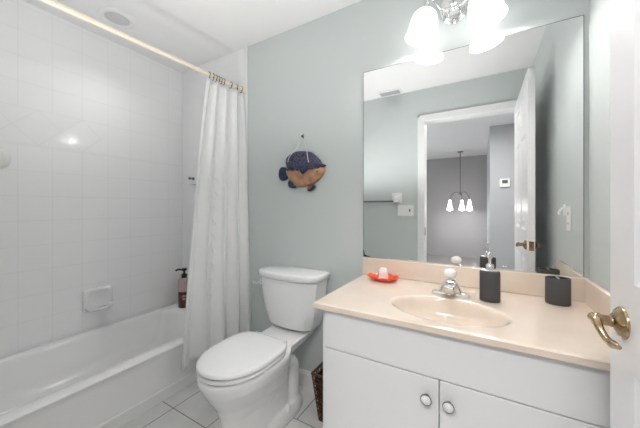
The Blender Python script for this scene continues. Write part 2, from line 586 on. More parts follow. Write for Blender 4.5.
rod = thing('shower_curtain_rod', (-1.62, -0.75, 2.098), 'cream shower curtain rod above the bathtub', 'curtain rod')
MB().tube([rodp(-0.004), rodp(-1.485)], 0.0125, 16).build('pole', M_ROD, rod)
MB().tube([rodp(-0.97), rodp(-1.485)], 0.0145, 16).build('outer_sleeve', M_ROD, rod)
d_ = (ROD1 - ROD0).normalized()
for p, s in ((rodp(-0.001), 1), (rodp(-1.489), -1)):
    MB().lathe([(0.024, 0), (0.024, 0.02), (0.017, 0.026), (0.0145, 0.05)], p, d_ * s, 20).build('end_cap', M_ROD, rod)

ring0 = None
ry = [-0.045, -0.085, -0.140, -0.200, -0.222, -0.244, -0.266, -0.288, -0.318]
for i, y in enumerate(ry):
    p = rodp(y)
    if ring0 is None:
        mb = MB()
        pts = [(0.0158 * math.cos(a), 0, 0.0158 * math.sin(a)) for a in [R(200 - 25 * k) for k in range(12)]]
        pts += [(0.012, 0, -0.016), (0.008, 0, -0.025), (0.0, 0, -0.030), (-0.006, 0, -0.025)]
        mb.tube(pts, 0.0024, 8, sub=2)
        ring0 = mb.build('curtain_hook', M_HOOK, org=(0, 0, 0))
        o = ring0
    else:
        o = copy_tree(ring0)
    o.location = p
    o.rotation_euler = (0, 0, R(random.Random(i).uniform(-12, 12)))
    tag(o, 'dark metal hook holding the white curtain on its rod', 'curtain hook', 'curtain hooks on the rod')

# curtain surface
NS, NV = 150, 60
NF = 4.4


def curtain_pt(s, t, off=0.0):
    """s 0..1 along the gathered cloth (tub side -> wall side), t 0..1 from top to hem"""
    ytop, ybot = -0.335 + 0.31 * s, -0.545 + 0.52 * s
    e = t ** 0.8
    y = ytop * (1 - e) + ybot * e
    xt = rodp(y).x + 0.0
    xb = -1.59 + 0.095 * s
    x = xt * (1 - e) + xb * e
    ph = 2 * PI * (NF * s + 0.12 * math.sin(5 * s + 2.2 * t))
    amp = 0.016 + 0.022 * e + 0.007 * math.sin(11 * s)
    x += (amp + off) * math.sin(ph) + 0.004 * math.sin(19 * s + 7 * t) * e + off * 0.5
    y += 0.012 * math.sin(2 * ph + 1) * (0.5 + 0.5 * e)
    zt = 2.070 - 0.008 * (0.5 - 0.5 * math.cos(2 * ph))
    z = zt * (1 - t) + (0.207 + 0.03 * s) * t
    y = min(y, -0.018)
    return (x, y, z)


cur = thing('shower_curtain', (-1.59, -0.2, 0.21), 'white shower curtain gathered to the end of the rod by the wall', 'shower curtain')
mb = MB()
vs = [curtain_pt(i / NS, j / NV) for j in range(NV + 1) for i in range(NS + 1)]
fs = [(j * (NS + 1) + i, j * (NS + 1) + i + 1, (j + 1) * (NS + 1) + i + 1, (j + 1) * (NS + 1) + i) for j in range(NV) for i in range(NS)]
mb.add(vs, fs)
cl = mb.build('cloth', M_CLOTH, cur, angle=80)
so = cl.modifiers.new('thick', 'SOLIDIFY')
so.thickness = 0.0015
# ruched tucks stitched in two columns
rnd = random.Random(4)
for s0, tlist in ((0.40, [0.36 + 0.052 * k for k in range(13)]), (0.62, [0.42 + 0.06 * k for k in range(9)]), (0.22, [0.30 + 0.06 * k for k in range(4)])):
    for t in tlist:
        pts = []
        for q in range(5):
            a = q / 4
            p = curtain_pt(s0 + 0.045 * a + rnd.uniform(-.003, .003), t + 0.030 * a - 0.01 * math.sin(PI * a))
            pts.append((p[0] + 0.006, p[1] - 0.003, p[2]))
        MB().tube(pts, [0.001, 0.005, 0.0065, 0.005, 0.001], 6, sub=2).build('ruched_tuck', M_CLOTH, cl)

# ------------------------------------------------------------------ on the tiled walls
# recessed soap dish
sd = thing('ceramic_soap_dish', (XL, -0.652, 0.47), 'white ceramic soap dish fixed to the tiled wall above the bathtub', 'soap dish')
mb = MB()


def sd_out(w, z0, z1, x, r):
    return [(XL + x * 1.5, -0.652 + p[0], p[1]) for p in [(q[0], q[1]) for q in rrect(-w, w, z0, z1, r, 0, 5)]]


mb.loft([sd_out(0.088, 0.462, 0.622, 0.0005, 0.02), sd_out(0.088, 0.462, 0.622, 0.008, 0.02), sd_out(0.078, 0.472, 0.612, 0.014, 0.025),
         sd_out(0.062, 0.49, 0.60, 0.014, 0.025), sd_out(0.055, 0.50, 0.59, 0.008, 0.02)], cap0=True, cap1=True)
mb.build('wall_plate', M_CHINA, sd, angle=60)
mb = MB()
rings = []
for k, (z, sc) in enumerate(((0.470, 0.55), (0.474, 0.8), (0.486, 0.95), (0.498, 1.0), (0.502, 0.98), (0.502, 0.86), (0.494, 0.80), (0.486, 0.6))):
    pts = []
    for a in range(25):
        th = PI * a / 24
        pts.append((XL + 0.008 + 0.095 * sc * math.sin(th) ** 0.7, -0.652 - 0.082 * (0.5 + 0.5 * sc if k < 4 else sc) * math.cos(th), z))
    rings.append(pts)
mb.loft(rings, cap0=True, cap1=True)
mb.build('tray', M_CHINA, sd, angle=60)
MB().box(XL + 0.035, XL + 0.040, -0.69, -0.615, 0.4865, 0.4885).build('drain_slot', M_SLOT, sd, smooth=False)

dc = thing('round_wall_disc', (XL, -1.135, 1.47), 'white round disc stuck on the tile at the edge of the photo', 'suction disc')
MB().lathe([(0.06, 0.001), (0.06, 0.012), (0.055, 0.02), (0.04, 0.026), (0.0, 0.03)], (XL, -1.135, 1.47), (1, 0, 0), 40, cap=False).build('disc', M_WHITE, dc, angle=60)

hk = thing('tile_hook', (-2.205, 0, 1.44), 'small chrome hook with a pale bar on the tile beside the curtain', 'hook')
MB().lathe([(0.014, 0.0), (0.014, 0.006), (0.006, 0.01), (0.006, 0.03), (0.013, 0.034), (0.013, 0.042), (0.0, 0.045)], (-2.213, 0, 1.452), (0, -1, 0), 16, cap=False).build('peg', M_NICKEL, hk)
MB().box(-2.20, -2.02, -0.05, -0.0005, 1.395, 1.412).build('bar', M_CHINA, hk, bevel=0.006)

# downlight over the tub
dl = thing('recessed_downlight', (-2.055, -0.665, ZC), 'round white recessed downlight in the ceiling over the bathtub', 'ceiling light')
c0 = (-2.055, -0.665, ZC)
MB().lathe([(0.075, 0.0), (0.102, 0.0), (0.104, 0.004), (0.100, 0.009), (0.078, 0.012), (0.070, 0.010), (0.066, 0.003)], c0, (0, 0, -1), 48, cap=False).build('trim_ring', M_TRIM, dl, angle=60)
MB().lathe([(0.072, 0.002), (0.068, 0.006), (0.05, 0.009), (0.0, 0.011)], c0, (0, 0, -1), 40, cap=False).build('lens', M_LENS, dl, angle=60)

spd = bpy.data.lights.new('downlight_fill', 'SPOT')  # fill spot added below the downlight, whose own lens is unlit
spd.energy, spd.spot_size, spd.spot_blend, spd.shadow_soft_size = 4.0, R(120), 1.0, 0.06
spd.color = (1.0, 0.985, 0.97)
spo = bpy.data.objects.new('downlight_fill', spd)
COL.objects.link(spo)
spo.location = (-2.055, -0.665, ZC - 0.03)

# bottle in the tub corner
bx, by = -2.235, -0.075
bt = thing('pump_bottle', (bx, by, TZ), 'amber pump bottle with black pump on the bathtub corner', 'bottle')
mb = MB().lathe([(0.0, 0), (0.038, 0), (0.041, 0.004), (0.041, 0.125)], (bx, by, TZ), n=28, cap=False)
bo = mb.build('body', M_AMBER, bt, angle=50)
mb = MB().lathe([(0.041, 0.125), (0.041, 0.20), (0.037, 0.216), (0.02, 0.228), (0.014, 0.232)], (bx, by, TZ), n=28)
mb.build('shoulder', M_PINK, bt, angle=50)
mb = MB().lathe([(0.019, 0.228), (0.019, 0.255), (0.011, 0.26), (0.007, 0.262), (0.007, 0.284), (0.018, 0.286), (0.018, 0.302), (0.0, 0.305)], (bx, by, TZ), n=20, cap=False)
mb.tube([(bx, by, TZ + 0.294), (bx - 0.034, by - 0.032, TZ + 0.293), (bx - 0.042, by - 0.038, TZ + 0.284)], 0.007, 10)
mb.build('pump', M_BLACK, bt, angle=50)
mb = MB()
for dz, w in ((0.095, 0.7), (0.086, 0.9), (0.072, 0.5), (0.064, 0.6)):
    pts = [(bx + 0.0414 * math.sin(q), by - 0.0414 * math.cos(q), TZ + dz) for q in [R(55) + w * (k / 8 - 0.5) for k in range(9)]]
    mb.loft([[(x, y, z) for x, y, z in pts], [(x, y, z + 0.004) for x, y, z in pts]], False, False, closed=False)
mb.build('label_print', M_PRINT, bo)
bt.scale = (1.2, 1.2, 1.1)

# ------------------------------------------------------------------ fish plaque, twine and nail


def puffed(mb, poly, y0, depth, steps=(1.0, 0.97, 0.85, 0.6, 0.3), prof=(0, 0.45, 0.8, 0.97, 1.0)):
    cx = sum(p[0] for p in poly) / len(poly)
    cz = sum(p[1] for p in poly) / len(poly)
    n = len(poly)
    dense = []
    for i in range(n):
        p0, p1, p2, p3 = [Vector((*poly[(i + k) % n], 0)) for k in (-1, 0, 1, 2)]
        for k in range(3):
            t = k / 3
            q = 0.5 * ((2 * p1) + (p2 - p0) * t + (2 * p0 - 5 * p1 + 4 * p2 - p3) * t * t + (3 * p1 - p0 - 3 * p2 + p3) * t ** 3)
            dense.append((q.x, q.y))
    rings = [[(x, y0, z) for x, z in dense]]
    for s, h in zip(steps, prof):
        rings.append([(cx + (x - cx) * s, y0 - 0.006 - depth * h, cz + (z - cz) * s) for x, z in dense])
    mb.loft(rings)
    return mb


M_FBLUE = mat('fish_dark_blue', (0.013, 0.017, 0.045), 0.5, bump=1.0, bump_scale=130, noise_col=(0.10, 0.10, 0.17), noise_scale=110)
M_FTAN = mat('fish_tan', (0.33, 0.17, 0.09), 0.5, bump=0.8, bump_scale=60, noise_col=(0.50, 0.30, 0.185), noise_scale=22)
M_FNAVY = mat('fish_fin_navy', (0.015, 0.022, 0.06), 0.5, noise_col=(0.03, 0.045, 0.11), noise_scale=60)
M_FORANGE = mat('fish_fin_rust', (0.28, 0.09, 0.03), 0.5)
F = dict(
    tail=[(-1.233, 1.452), (-1.216, 1.476), (-1.187, 1.476), (-1.161, 1.459), (-1.154, 1.43), (-1.151, 1.407), (-1.179, 1.386), (-1.216, 1.384), (-1.235, 1.412)],
    belly=[(-1.168, 1.452), (-1.137, 1.459), (-1.069, 1.456), (-1.029, 1.450), (-0.977, 1.450), (-0.926, 1.453), (-0.883, 1.455), (-0.863, 1.437), (-0.871, 1.412), (-0.902, 1.377), (-0.951, 1.347), (-1.016, 1.334), (-1.082, 1.333), (-1.116, 1.363), (-1.144, 1.39), (-1.162, 1.419)],
    back=[(-1.165, 1.476), (-1.172, 1.516), (-1.158, 1.543), (-1.123, 1.563), (-1.075, 1.574), (-1.016, 1.57), (-0.97, 1.56), (-0.939, 1.539), (-0.902, 1.504), (-0.883, 1.476), (-0.856, 1.466), (-0.883, 1.451), (-0.926, 1.444), (-0.977, 1.440), (-1.029, 1.441), (-1.069, 1.446), (-1.137, 1.455)],
    pect=[(-1.035, 1.456), (-0.99, 1.456), (-0.97, 1.446), (-1.016, 1.412)],
    vent=[(-1.151, 1.379), (-1.116, 1.368), (-1.089, 1.331), (-1.116, 1.327), (-1.148, 1.339)],
    anal=[(-0.987, 1.333), (-0.958, 1.342), (-0.933, 1.336), (-0.945, 1.315), (-0.977, 1.3), (-0.993, 1.306)])
fish = thing('fish_plaque', (-1.04, -0.004, 1.44), 'blue and tan carved fish hanging on the green wall above the toilet', 'fish ornament')
puffed(MB(), F['belly'], -0.004, 0.030).build('belly', M_FTAN, fish, angle=70)
bk = puffed(MB(), F['back'], -0.003, 0.036).build('back', M_FBLUE, fish, angle=70)
mb = MB()
for k in range(13):   # frilled edge between back and belly
    a = k / 12
    x = -1.14 + 0.24 * a
    mb.lathe([(0.0, -0.010), (0.008, -0.006), (0.010, 0.0), (0.008, 0.006), (0.0, 0.010)], (x, -0.036 - 0.006 * math.sin(PI * a), 1.452 - 0.006 * math.sin(PI * a) + 0.003 * (k % 2)), (0.3, 0, 1), 10, cap=False)
mb.build('scale_frill', M_FBLUE, bk)
puffed(MB(), F['tail'], -0.006, 0.014).build('tail_fin', M_FNAVY, fish, angle=70)
puffed(MB(), F['pect'], -0.03, 0.022).build('side_fin', M_FNAVY, fish, angle=70)
puffed(MB(), F['vent'], -0.006, 0.014).build('belly_fin', M_FNAVY, fish, angle=70)
an = puffed(MB(), F['anal'], -0.006, 0.016).build('belly_fin', M_FNAVY, fish, angle=70)
puffed(MB(), [(x * 0.55 - 0.966 * 0.45, z * 0.55 + 1.327 * 0.45) for x, z in F['anal']], -0.024, 0.004).build('fin_spot', M_FORANGE, an, angle=70)
MB().lathe([(0.009, 0), (0.008, 0.004), (0.0, 0.007)], (-0.905, -0.031, 1.425), (0.2, -1, 0), 14, cap=False).build('eye', M_FNAVY, fish)
mb = MB()
for pts in (((-1.036, -0.014, 1.662), (-1.075, -0.02, 1.60), (-1.116, -0.047, 1.539), (-1.13, -0.050, 1.50)), ((-1.036, -0.014, 1.662), (-1.00, -0.02, 1.59), (-0.972, -0.049, 1.53), (-0.962, -0.052, 1.485))):
    mb.tube(pts, 0.0022, 8, sub=3)
mb.build('hanging_twine', M_TWINE, fish)
nl = thing('wall_nail', (-1.036, 0, 1.668), 'small dark nail in the wall holding the fish twine', 'nail')
MB().lathe([(0.003, 0), (0.003, 0.016), (0.007, 0.017), (0.007, 0.020), (0, 0.021)], (-1.036, 0, 1.666), (0, -1, 0.35), 12, cap=False).build('shank', M_HOOK, nl)
MB().box(-1.040, -1.032, -0.004, -0.0005, 1.666, 1.69).build('hanger_plate', M_NICKEL, nl, bevel=0.001)

# ------------------------------------------------------------------ toilet
TX = -1.052
toilet = thing('toilet', (TX, -0.35, 0), 'white two-piece toilet with closed lid between bathtub and vanity', 'toilet')


def egg(w, yb, yf, z, n=40, sq=2.6, yc=None):
    """outline with a squarer back (yb) and a rounded front (yf)"""
    yc = yc if yc is not None else yb + (yf - yb) * 0.42
    pts = []
    for k in range(n):
        a = 2 * PI * k / n
        c, s = math.cos(a), math.sin(a)
        if c >= 0:
            x = w * abs(s) ** (2 / 2.15) * (1 if s > 0 else -1)
            y = yc + (yf - yc) * abs(c) ** (2 / 2.15)
        else:
            x = w * abs(s) ** (2 / sq) * (1 if s > 0 else -1)
            y = yc + (yb - yc) * abs(c) ** (2 / sq)
        pts.append((TX + x, y, z))
    return pts


mb = MB()
mb.loft([egg(0.102, -0.16, -0.665, 0.0), egg(0.099, -0.17, -0.66, 0.05), egg(0.096, -0.18, -0.655, 0.12), egg(0.101, -0.2, -0.665, 0.18), egg(0.119, -0.22, -0.688, 0.24),
         egg(0.148, -0.24, -0.725, 0.30), egg(0.170, -0.25, -0.75, 0.345), egg(0.178, -0.25, -0.768, 0.385), egg(0.178, -0.25, -0.770, 0.405), egg(0.173, -0.25, -0.765, 0.412)])
# deck under the tank
mb.loft([[(TX - 0.11, -0.035, 0.37), (TX + 0.11, -0.035, 0.37), (TX + 0.12, -0.34, 0.35), (TX - 0.12, -0.34, 0.35)],
         [(TX - 0.14, -0.03, 0.425), (TX + 0.14, -0.03, 0.425), (TX + 0.135, -0.34, 0.413), (TX - 0.135, -0.34, 0.413)]])
# trapway bulges on both sides
for s in (-1, 1):
    mb.tube([(TX + s * 0.03, -0.50, 0.16), (TX + s * 0.058, -0.43, 0.20), (TX + s * 0.062, -0.35, 0.265), (TX + s * 0.06, -0.27, 0.30), (TX + s * 0.058, -0.215, 0.26), (TX + s * 0.056, -0.20, 0.18), (TX + s * 0.058, -0.21, 0.09), (TX + s * 0.06, -0.22, 0.01)],
            [0.045, 0.05, 0.05, 0.052, 0.055, 0.055, 0.055, 0.06], 16, sub=4)
mb.tube([(TX, -0.26, 0.30), (TX, -0.20, 0.26), (TX, -0.19, 0.05)], 0.075, 16, sub=4)
# foot flange
mb.loft([egg(0.142, -0.11, -0.52, 0.0, yc=-0.28), egg(0.142, -0.11, -0.52, 0.04, yc=-0.28), egg(0.125, -0.125, -0.49, 0.066, yc=-0.28)])
bowl = mb.build('bowl', M_CHINA, toilet)
rm = bowl.modifiers.new('merge', 'REMESH')
rm.mode, rm.voxel_size, rm.use_smooth_shade = 'VOXEL', 0.006, True
sm = bowl.modifiers.new('soften', 'SMOOTH')
sm.factor, sm.iterations = 0.5, 10
for s in (-1, 1):
    MB().lathe([(0.019, 0), (0.019, 0.014), (0.016, 0.023), (0.008, 0.029), (0, 0.030)], (TX + s * 0.116, -0.31, 0.060), (s * 0.2, 0, 1), 18, cap=False).build('bolt_cap', M_SEAT, toilet)


def seat_o(w, z, yb=-0.335, yf=-0.764, d=0.0):
    return egg(w - d, yb - d, yf + d, z, n=56, sq=4.0, yc=-0.53)


MB().loft([seat_o(0.177, 0.418, d=0.012), seat_o(0.177, 0.4215), seat_o(0.177, 0.432), seat_o(0.177, 0.4355, d=0.010)]).build('seat', M_SEAT, toilet, angle=50)
MB().loft([seat_o(0.179, 0.443, d=0.012), seat_o(0.179, 0.4455), seat_o(0.179, 0.455), seat_o(0.179, 0.4615, d=0.006), seat_o(0.179, 0.465, d=0.02), seat_o(0.179, 0.467, d=0.06)]).build('seat_lid', M_SEAT, toilet, angle=50)
MB().loft([seat_o(0.165, 0.410, d=0.01), seat_o(0.165, 0.444, d=0.01)]).build('seat_gap_shade', M_SLOT, toilet, smooth=False)  # dark core between bowl, seat and lid, painting in the shade of the gaps
for s in (-1, 1):
    MB().tube([(TX + s * 0.05, -0.318, 0.436), (TX + s * 0.11, -0.318, 0.436)], 0.013, 14).build('seat_hinge', M_SEAT, toilet)


def tank_o(w, yb, yf, bow, z, n=11, d=0.0):
    w, yb, yf = w - d, yb - d, yf + d
    pts = []
    for k in range(n + 1):       # bowed front from +x to -x
        u = 1 - 2 * k / n
        pts.append((TX + w * u, yf - bow * (1 - abs(u) ** 2.2) + 0.018 * max(0, abs(u) - 0.85) / 0.15, z))
    pts.append((TX - w, yb - 0.012, z))
    pts.append((TX - w + 0.012, yb, z))
    pts.append((TX + w - 0.012, yb, z))
    pts.append((TX + w, yb - 0.012, z))
    return pts


tk = MB()
tk.loft([tank_o(0.148, -0.03, -0.145, 0.03, 0.433, d=0.02), tank_o(0.165, -0.026, -0.15, 0.033, 0.442), tank_o(0.177, -0.024, -0.158, 0.035, 0.465), tank_o(0.196, -0.02, -0.17, 0.036, 0.55), tank_o(0.209, -0.018, -0.178, 0.036, 0.65), tank_o(0.219, -0.016, -0.182, 0.036, 0.745)])
tank = tk.build('tank', M_CHINA, toilet, bevel=0.006, seg=3)
tl = MB()
tl.loft([tank_o(0.228, -0.012, -0.192, 0.038, 0.747, d=0.006), tank_o(0.230, -0.01, -0.194, 0.038, 0.752), tank_o(0.231, -0.01, -0.195, 0.038, 0.778), tank_o(0.231, -0.01, -0.195, 0.038, 0.786, d=0.004), tank_o(0.231, -0.01, -0.195, 0.038, 0.790, d=0.014)])
tl.build('tank_lid', M_CHINA, toilet, angle=60)
lv = MB().lathe([(0.016, 0), (0.016, 0.006), (0.009, 0.01), (0.009, 0.02)], (TX - 0.187, -0.19, 0.705), (0, -1, 0), 16)
lv.tube([(TX - 0.187, -0.212, 0.705), (TX - 0.205, -0.214, 0.705), (TX - 0.236, -0.212, 0.701)], [0.008, 0.007, 0.009], 12, sub=3)
lv.build('flush_lever', M_CHROME, toilet)
MB().loft([egg(0.09, -0.05, -0.15, 0.424, n=24), egg(0.10, -0.05, -0.155, 0.437, n=24)]).build('tank_gasket', M_SLOT, toilet)

# ------------------------------------------------------------------ wicker wastebasket
bk = thing('wicker_wastebasket', (-0.706, -0.150, 0), 'dark brown wicker wastebasket between toilet and vanity', 'wastebasket')
BX, BY, BH = -0.706, -0.150, 0.27


def bk_ring(z, d=0):
    h = 0.074 + 0.030 * z / BH - d
    pts = []
    n = 9
    for cx, cy, dx, dy in ((-h, -h, 1, 0), (h, -h, 0, 1), (h, h, -1, 0), (-h, h, 0, -1)):
        for k in range(n):
            pts.append((BX + cx + dx * 2 * h * k / n, BY + cy + dy * 2 * h * k / n, z))
    return pts


mb = MB()
nz = 12
for i in range(nz + 1):
    pass
rings = [bk_ring(0.004 + (BH - 0.01) * i / nz) for i in range(nz + 1)]
n = len(rings[0])
vs = [p for r in rings for p in r]
fs = []
for i in range(nz):      # diagonal lattice
    for j in range(n):
        k = (j + 1) % n
        a, b, c, d = i * n + j, i * n + k, (i + 1) * n + k, (i + 1) * n + j
        fs += [(a, b, c), (a, c, d)] if (i + j) % 2 else [(a, b, d), (b, c, d)]
mb.add(vs, fs)
wv = mb.build('weave', M_WICK, bk, smooth=False)
wm = wv.modifiers.new('wicker', 'WIREFRAME')
wm.thickness, wm.use_even_offset = 0.006, False
MB().loft([bk_ring(0.002, 0.010), bk_ring(BH - 0.02, 0.010), bk_ring(BH - 0.02, 0.014), bk_ring(0.01, 0.014)], True, True).build('liner', M_LINER, bk, smooth=False)
r0 = bk_ring(BH)
MB().tube([r0[0]] + r0[1:] + [r0[0]], 0.007, 8).build('rim', M_WICK, bk)

# ------------------------------------------------------------------ vanity cabinet
vx0, vx1, vy = -0.577, 0.386, -0.537
van = thing('vanity_cabinet', (-0.095, -0.27, 0), 'white bathroom vanity cabinet under the beige sink top', 'cabinet')
mb = MB()
mb.box(vx0, vx0 + 0.018, vy, -0.016, 0.0, 0.772).box(vx1 - 0.018, vx1, vy, -0.016, 0.0, 0.772)
mb.box(vx0 + 0.018, vx1 - 0.018, vy, -0.016, 0.10, 0.118).box(vx0 + 0.018, vx1 - 0.018, -0.026, -0.016, 0.118, 0.6)
mb.box(vx0 + 0.018, vx1 - 0.018, vy, vy + 0.018, 0.60, 0.772).box(vx0 + 0.018, vx0 + 0.04, vy, vy + 0.018, 0.118, 0.60).box(vx1 - 0.04, vx1 - 0.018, vy, vy + 0.018, 0.118, 0.60).box(-0.135, -0.105, vy, vy + 0.018, 0.118, 0.60)
mb.box(vx0 + 0.018, vx1 - 0.018, vy + 0.06, vy + 0.075, 0.0, 0.10)
mb.build('carcass', M_CAB, van, smooth=False)
MB().box(-0.558, 0.372, -0.556, vy - 0.0005, 0.617, 0.766).build('false_drawer_front', M_CAB, van, bevel=0.002)
for x0, x1, kx in ((-0.558, -0.1215, -0.158), (-0.1185, 0.372, -0.090)):
    dr = MB().box(x0, x1, -0.556, vy - 0.0005, 0.112, 0.613).build('cabinet_door', M_CAB, van, bevel=0.002)
    kn = MB().lathe([(0.008, 0), (0.007, 0.012), (0.012, 0.016), (0.0175, 0.019), (0.0185, 0.022), (0.0175, 0.025), (0.0160, 0.0245)], (kx, -0.556, 0.548), (0, -1, 0), 28, cap=False).build('knob', M_NICKEL, dr, angle=60)
    MB().lathe([(0.0163, 0.0235), (0.012, 0.027), (0.006, 0.0285), (0, 0.029)], (kx, -0.556, 0.548), (0, -1, 0), 28, cap=False).build('knob_inset', M_CAB, kn, angle=60)

# ------------------------------------------------------------------ vanity top with integral sink
top = thing('sink_countertop', (-0.11, -0.29, 0.80), 'beige cultured marble vanity top with integral oval sink', 'countertop')
cx0, cx1, cy0, cy1, cz = -0.603, 0.387, -0.580, -0.0015, 0.80
SXC, SYC, SRX, SRY, SD = -0.117, -0.386, 0.203, 0.136, 0.125


def bowl_z(x, y):
    r = math.hypot((x - SXC) / SRX, (y - SYC) / SRY)
    if r >= 1.06:
        z = 0.0
    else:
        u = max(0.0, 1 - (r / 1.06) ** 2.6)
        z = -SD * u ** 0.8 if u > 0 else 0
        e = min(1, (1.06 - r) / 0.2)
        z *= e * e * (3 - 2 * e) if e < 1 else 1
    return z


nx, ny = 150, 96
mb = MB()
vs = []
for j in range(ny + 1):
    for i in range(nx + 1):
        x = cx0 + (cx1 - cx0) * i / nx
        y = cy0 + (cy1 - cy0) * j / ny
        z = cz + bowl_z(x, y)
        e = min(x - cx0, y - cy0)
        if e < 0.006:
            z -= 0.004 * (1 - e / 0.006) ** 2
        vs.append((x, y, z))
fs = [(j * (nx + 1) + i, j * (nx + 1) + i + 1, (j + 1) * (nx + 1) + i + 1, (j + 1) * (nx + 1) + i) for j in range(ny) for i in range(nx)]
mb.add(vs, fs)
edge = [(cx0, cy1), (cx0, cy0), (cx1, cy0), (cx1, cy1)]
T = 0.026
rings = []
for dz, ins in ((-0.004, 0), (-T + 0.004, 0), (-T, 0.004), (-T, 0.04), (-0.012, 0.04)):
    rings.append([(cx0 + ins, cy1, cz + dz), (cx0 + ins, cy0 + ins, cz + dz), (cx1, cy0 + ins, cz + dz), (cx1, cy1, cz + dz)])
mb.loft(rings, False, False, closed=False)
slab = mb.build('slab', M_MARBLE, top, angle=35)
MB().box(-0.615 + 0.012, cx1, -0.0195, -0.0015, cz + 0.0003, 0.899).build('backsplash', M_MARBLE, top, bevel=0.004)
ss = MB()
pr = [(-0.0198, cz + 0.0003), (-0.0198, 0.899), (-0.435, 0.899), (-0.56, 0.825), (-0.56, cz + 0.0003)]
ss.loft([[(0.3685, y, z) for y, z in pr], [(0.3875, y, z) for y, z in pr]])
ss.build('side_splash', M_MARBLE, top, bevel=0.004)
MB().lathe([(0.022, -0.002), (0.022, 0.002), (0.016, 0.004), (0.0, 0.003)], (SXC, SYC, cz - SD + 0.0015), (0, 0, 1), 24, cap=False).build('drain', M_CHROME, top)

# ------------------------------------------------------------------ faucet
FX, FY = -0.117, -0.186
fa = thing('sink_faucet', (FX, FY, cz), 'chrome centerset faucet with white ball handle behind the sink', 'faucet')
mb = MB()
mb.loft([rrect(FX - 0.078, FX + 0.078, FY - 0.026, FY + 0.026, 0.012, cz + 0.0005, 4), rrect(FX - 0.078, FX + 0.078, FY - 0.026, FY + 0.026, 0.012, cz + 0.007, 4), rrect(FX - 0.072, FX + 0.072, FY - 0.021, FY + 0.021, 0.01, cz + 0.012, 4),
         rrect(FX - 0.046, FX + 0.046, FY - 0.023, FY + 0.021, 0.01, cz + 0.016, 4), rrect(FX - 0.040, FX + 0.040, FY - 0.023, FY + 0.021, 0.01, cz + 0.03, 4), rrect(FX - 0.030, FX + 0.030, FY - 0.021, FY + 0.019, 0.012, cz + 0.056, 4), rrect(FX - 0.018, FX + 0.018, FY - 0.016, FY + 0.016, 0.012, cz + 0.066, 4)])
mb.build('body', M_CHROME, fa, angle=25)
mb = MB()
sec = []
for y, zc_, w, h in ((FY, 0.043, 0.026, 0.018), (FY - 0.03, 0.044, 0.025, 0.017), (FY - 0.06, 0.045, 0.023, 0.016), (FY - 0.086, 0.043, 0.021, 0.015), (FY - 0.094, 0.041, 0.018, 0.013)):
    sec.append([(FX + px, y, cz + zc_ + pz) for px, pz, _ in rrect(-w, w, -h, h, 0.006, 0, 3)])
mb.loft(sec)
mb.lathe([(0.0, 0.0), (0.010, 0.0), (0.010, 0.012)], (FX, FY - 0.075, cz + 0.020), n=16)
mb.build('spout', M_CHROME, fa, angle=35)
mb = MB().lathe([(0.013, 0.0), (0.013, 0.006), (0.008, 0.009), (0.008, 0.014)], (FX, FY, cz + 0.066), n=20)
mb.build('handle_neck', M_CHROME, fa)
mb = MB().lathe([(0.010, 0.0), (0.022, 0.004), (0.028, 0.013), (0.029, 0.022), (0.025, 0.032), (0.016, 0.039), (0.0, 0.041)], (FX, FY, cz + 0.078), (-0.12, -0.1, 1), 24, cap=False)
mb.build('ball_handle', M_ACRYL, fa, angle=60)

# ------------------------------------------------------------------ things on the vanity top
dx, dy = 0.033, -0.196
sdp = thing('soap_dispenser', (dx, dy, cz), 'charcoal oval soap dispenser with chrome pump beside the faucet', 'soap dispenser')


def oval(mb, prof, x, y, z, rx, ry, n=40, cap=True):
    rings = [[(x + (rx + d) * math.cos(2 * PI * k / n), y + (ry + d) * math.sin(2 * PI * k / n), z + h) for k in range(n)] for d, h in prof]
    mb.loft(rings, cap, cap)
    return mb


oval(MB(), [(-0.004, 0.0003), (0, 0.004), (0.0, 0.122), (-0.003, 0.127), (-0.008, 0.128)], dx, dy, cz, 0.0375, 0.026).build('body', M_GREY, sdp, angle=50)
oval(MB(), [(0, 0.1275), (0, 0.131), (-0.003, 0.133)], dx, dy, cz, 0.033, 0.0215).build('collar_plate', M_CHROME, sdp, angle=50)
mb = MB().lathe([(0.015, 0.132), (0.015, 0.152), (0.012, 0.155), (0.0055, 0.156), (0.0055, 0.178), (0.0095, 0.180), (0.0095, 0.203), (0.008, 0.206), (0, 0.2065)], (dx, dy, cz), n=24, cap=False)
mb.tube([(dx, dy, cz + 0.198), (dx - 0.004, dy - 0.03, cz + 0.198), (dx - 0.006, dy - 0.046, cz + 0.192)], [0.006, 0.005, 0.004], 12, sub=3)
mb.build('pump', M_CHROME, sdp, angle=45)

hx, hy = 0.2705, -0.098
th = thing('toothbrush_holder', (hx, hy, cz), 'charcoal oval toothbrush holder with open top in the backsplash corner', 'toothbrush holder')
oval(MB(), [(-0.004, 0.0003), (0, 0.004), (0, 0.105), (-0.001, 0.108), (-0.004, 0.108), (-0.005, 0.105), (-0.005, 0.02)], hx, hy, cz, 0.041, 0.031).build('cup', M_GREY, th, angle=50)
oval(MB(), [(-0.0052, 0.106), (-0.0060, 0.103), (-0.006, 0.022)], hx, hy, cz, 0.041, 0.031, cap=False).build('inner_shade', M_BLACK, th, angle=50)  # black lining stands in for the shade inside the cup
MB().box(hx - 0.005, hx + 0.005, hy - 0.0235, hy + 0.0235, cz + 0.100, cz + 0.1075).build('divider', M_CHROME, th, bevel=0.002)

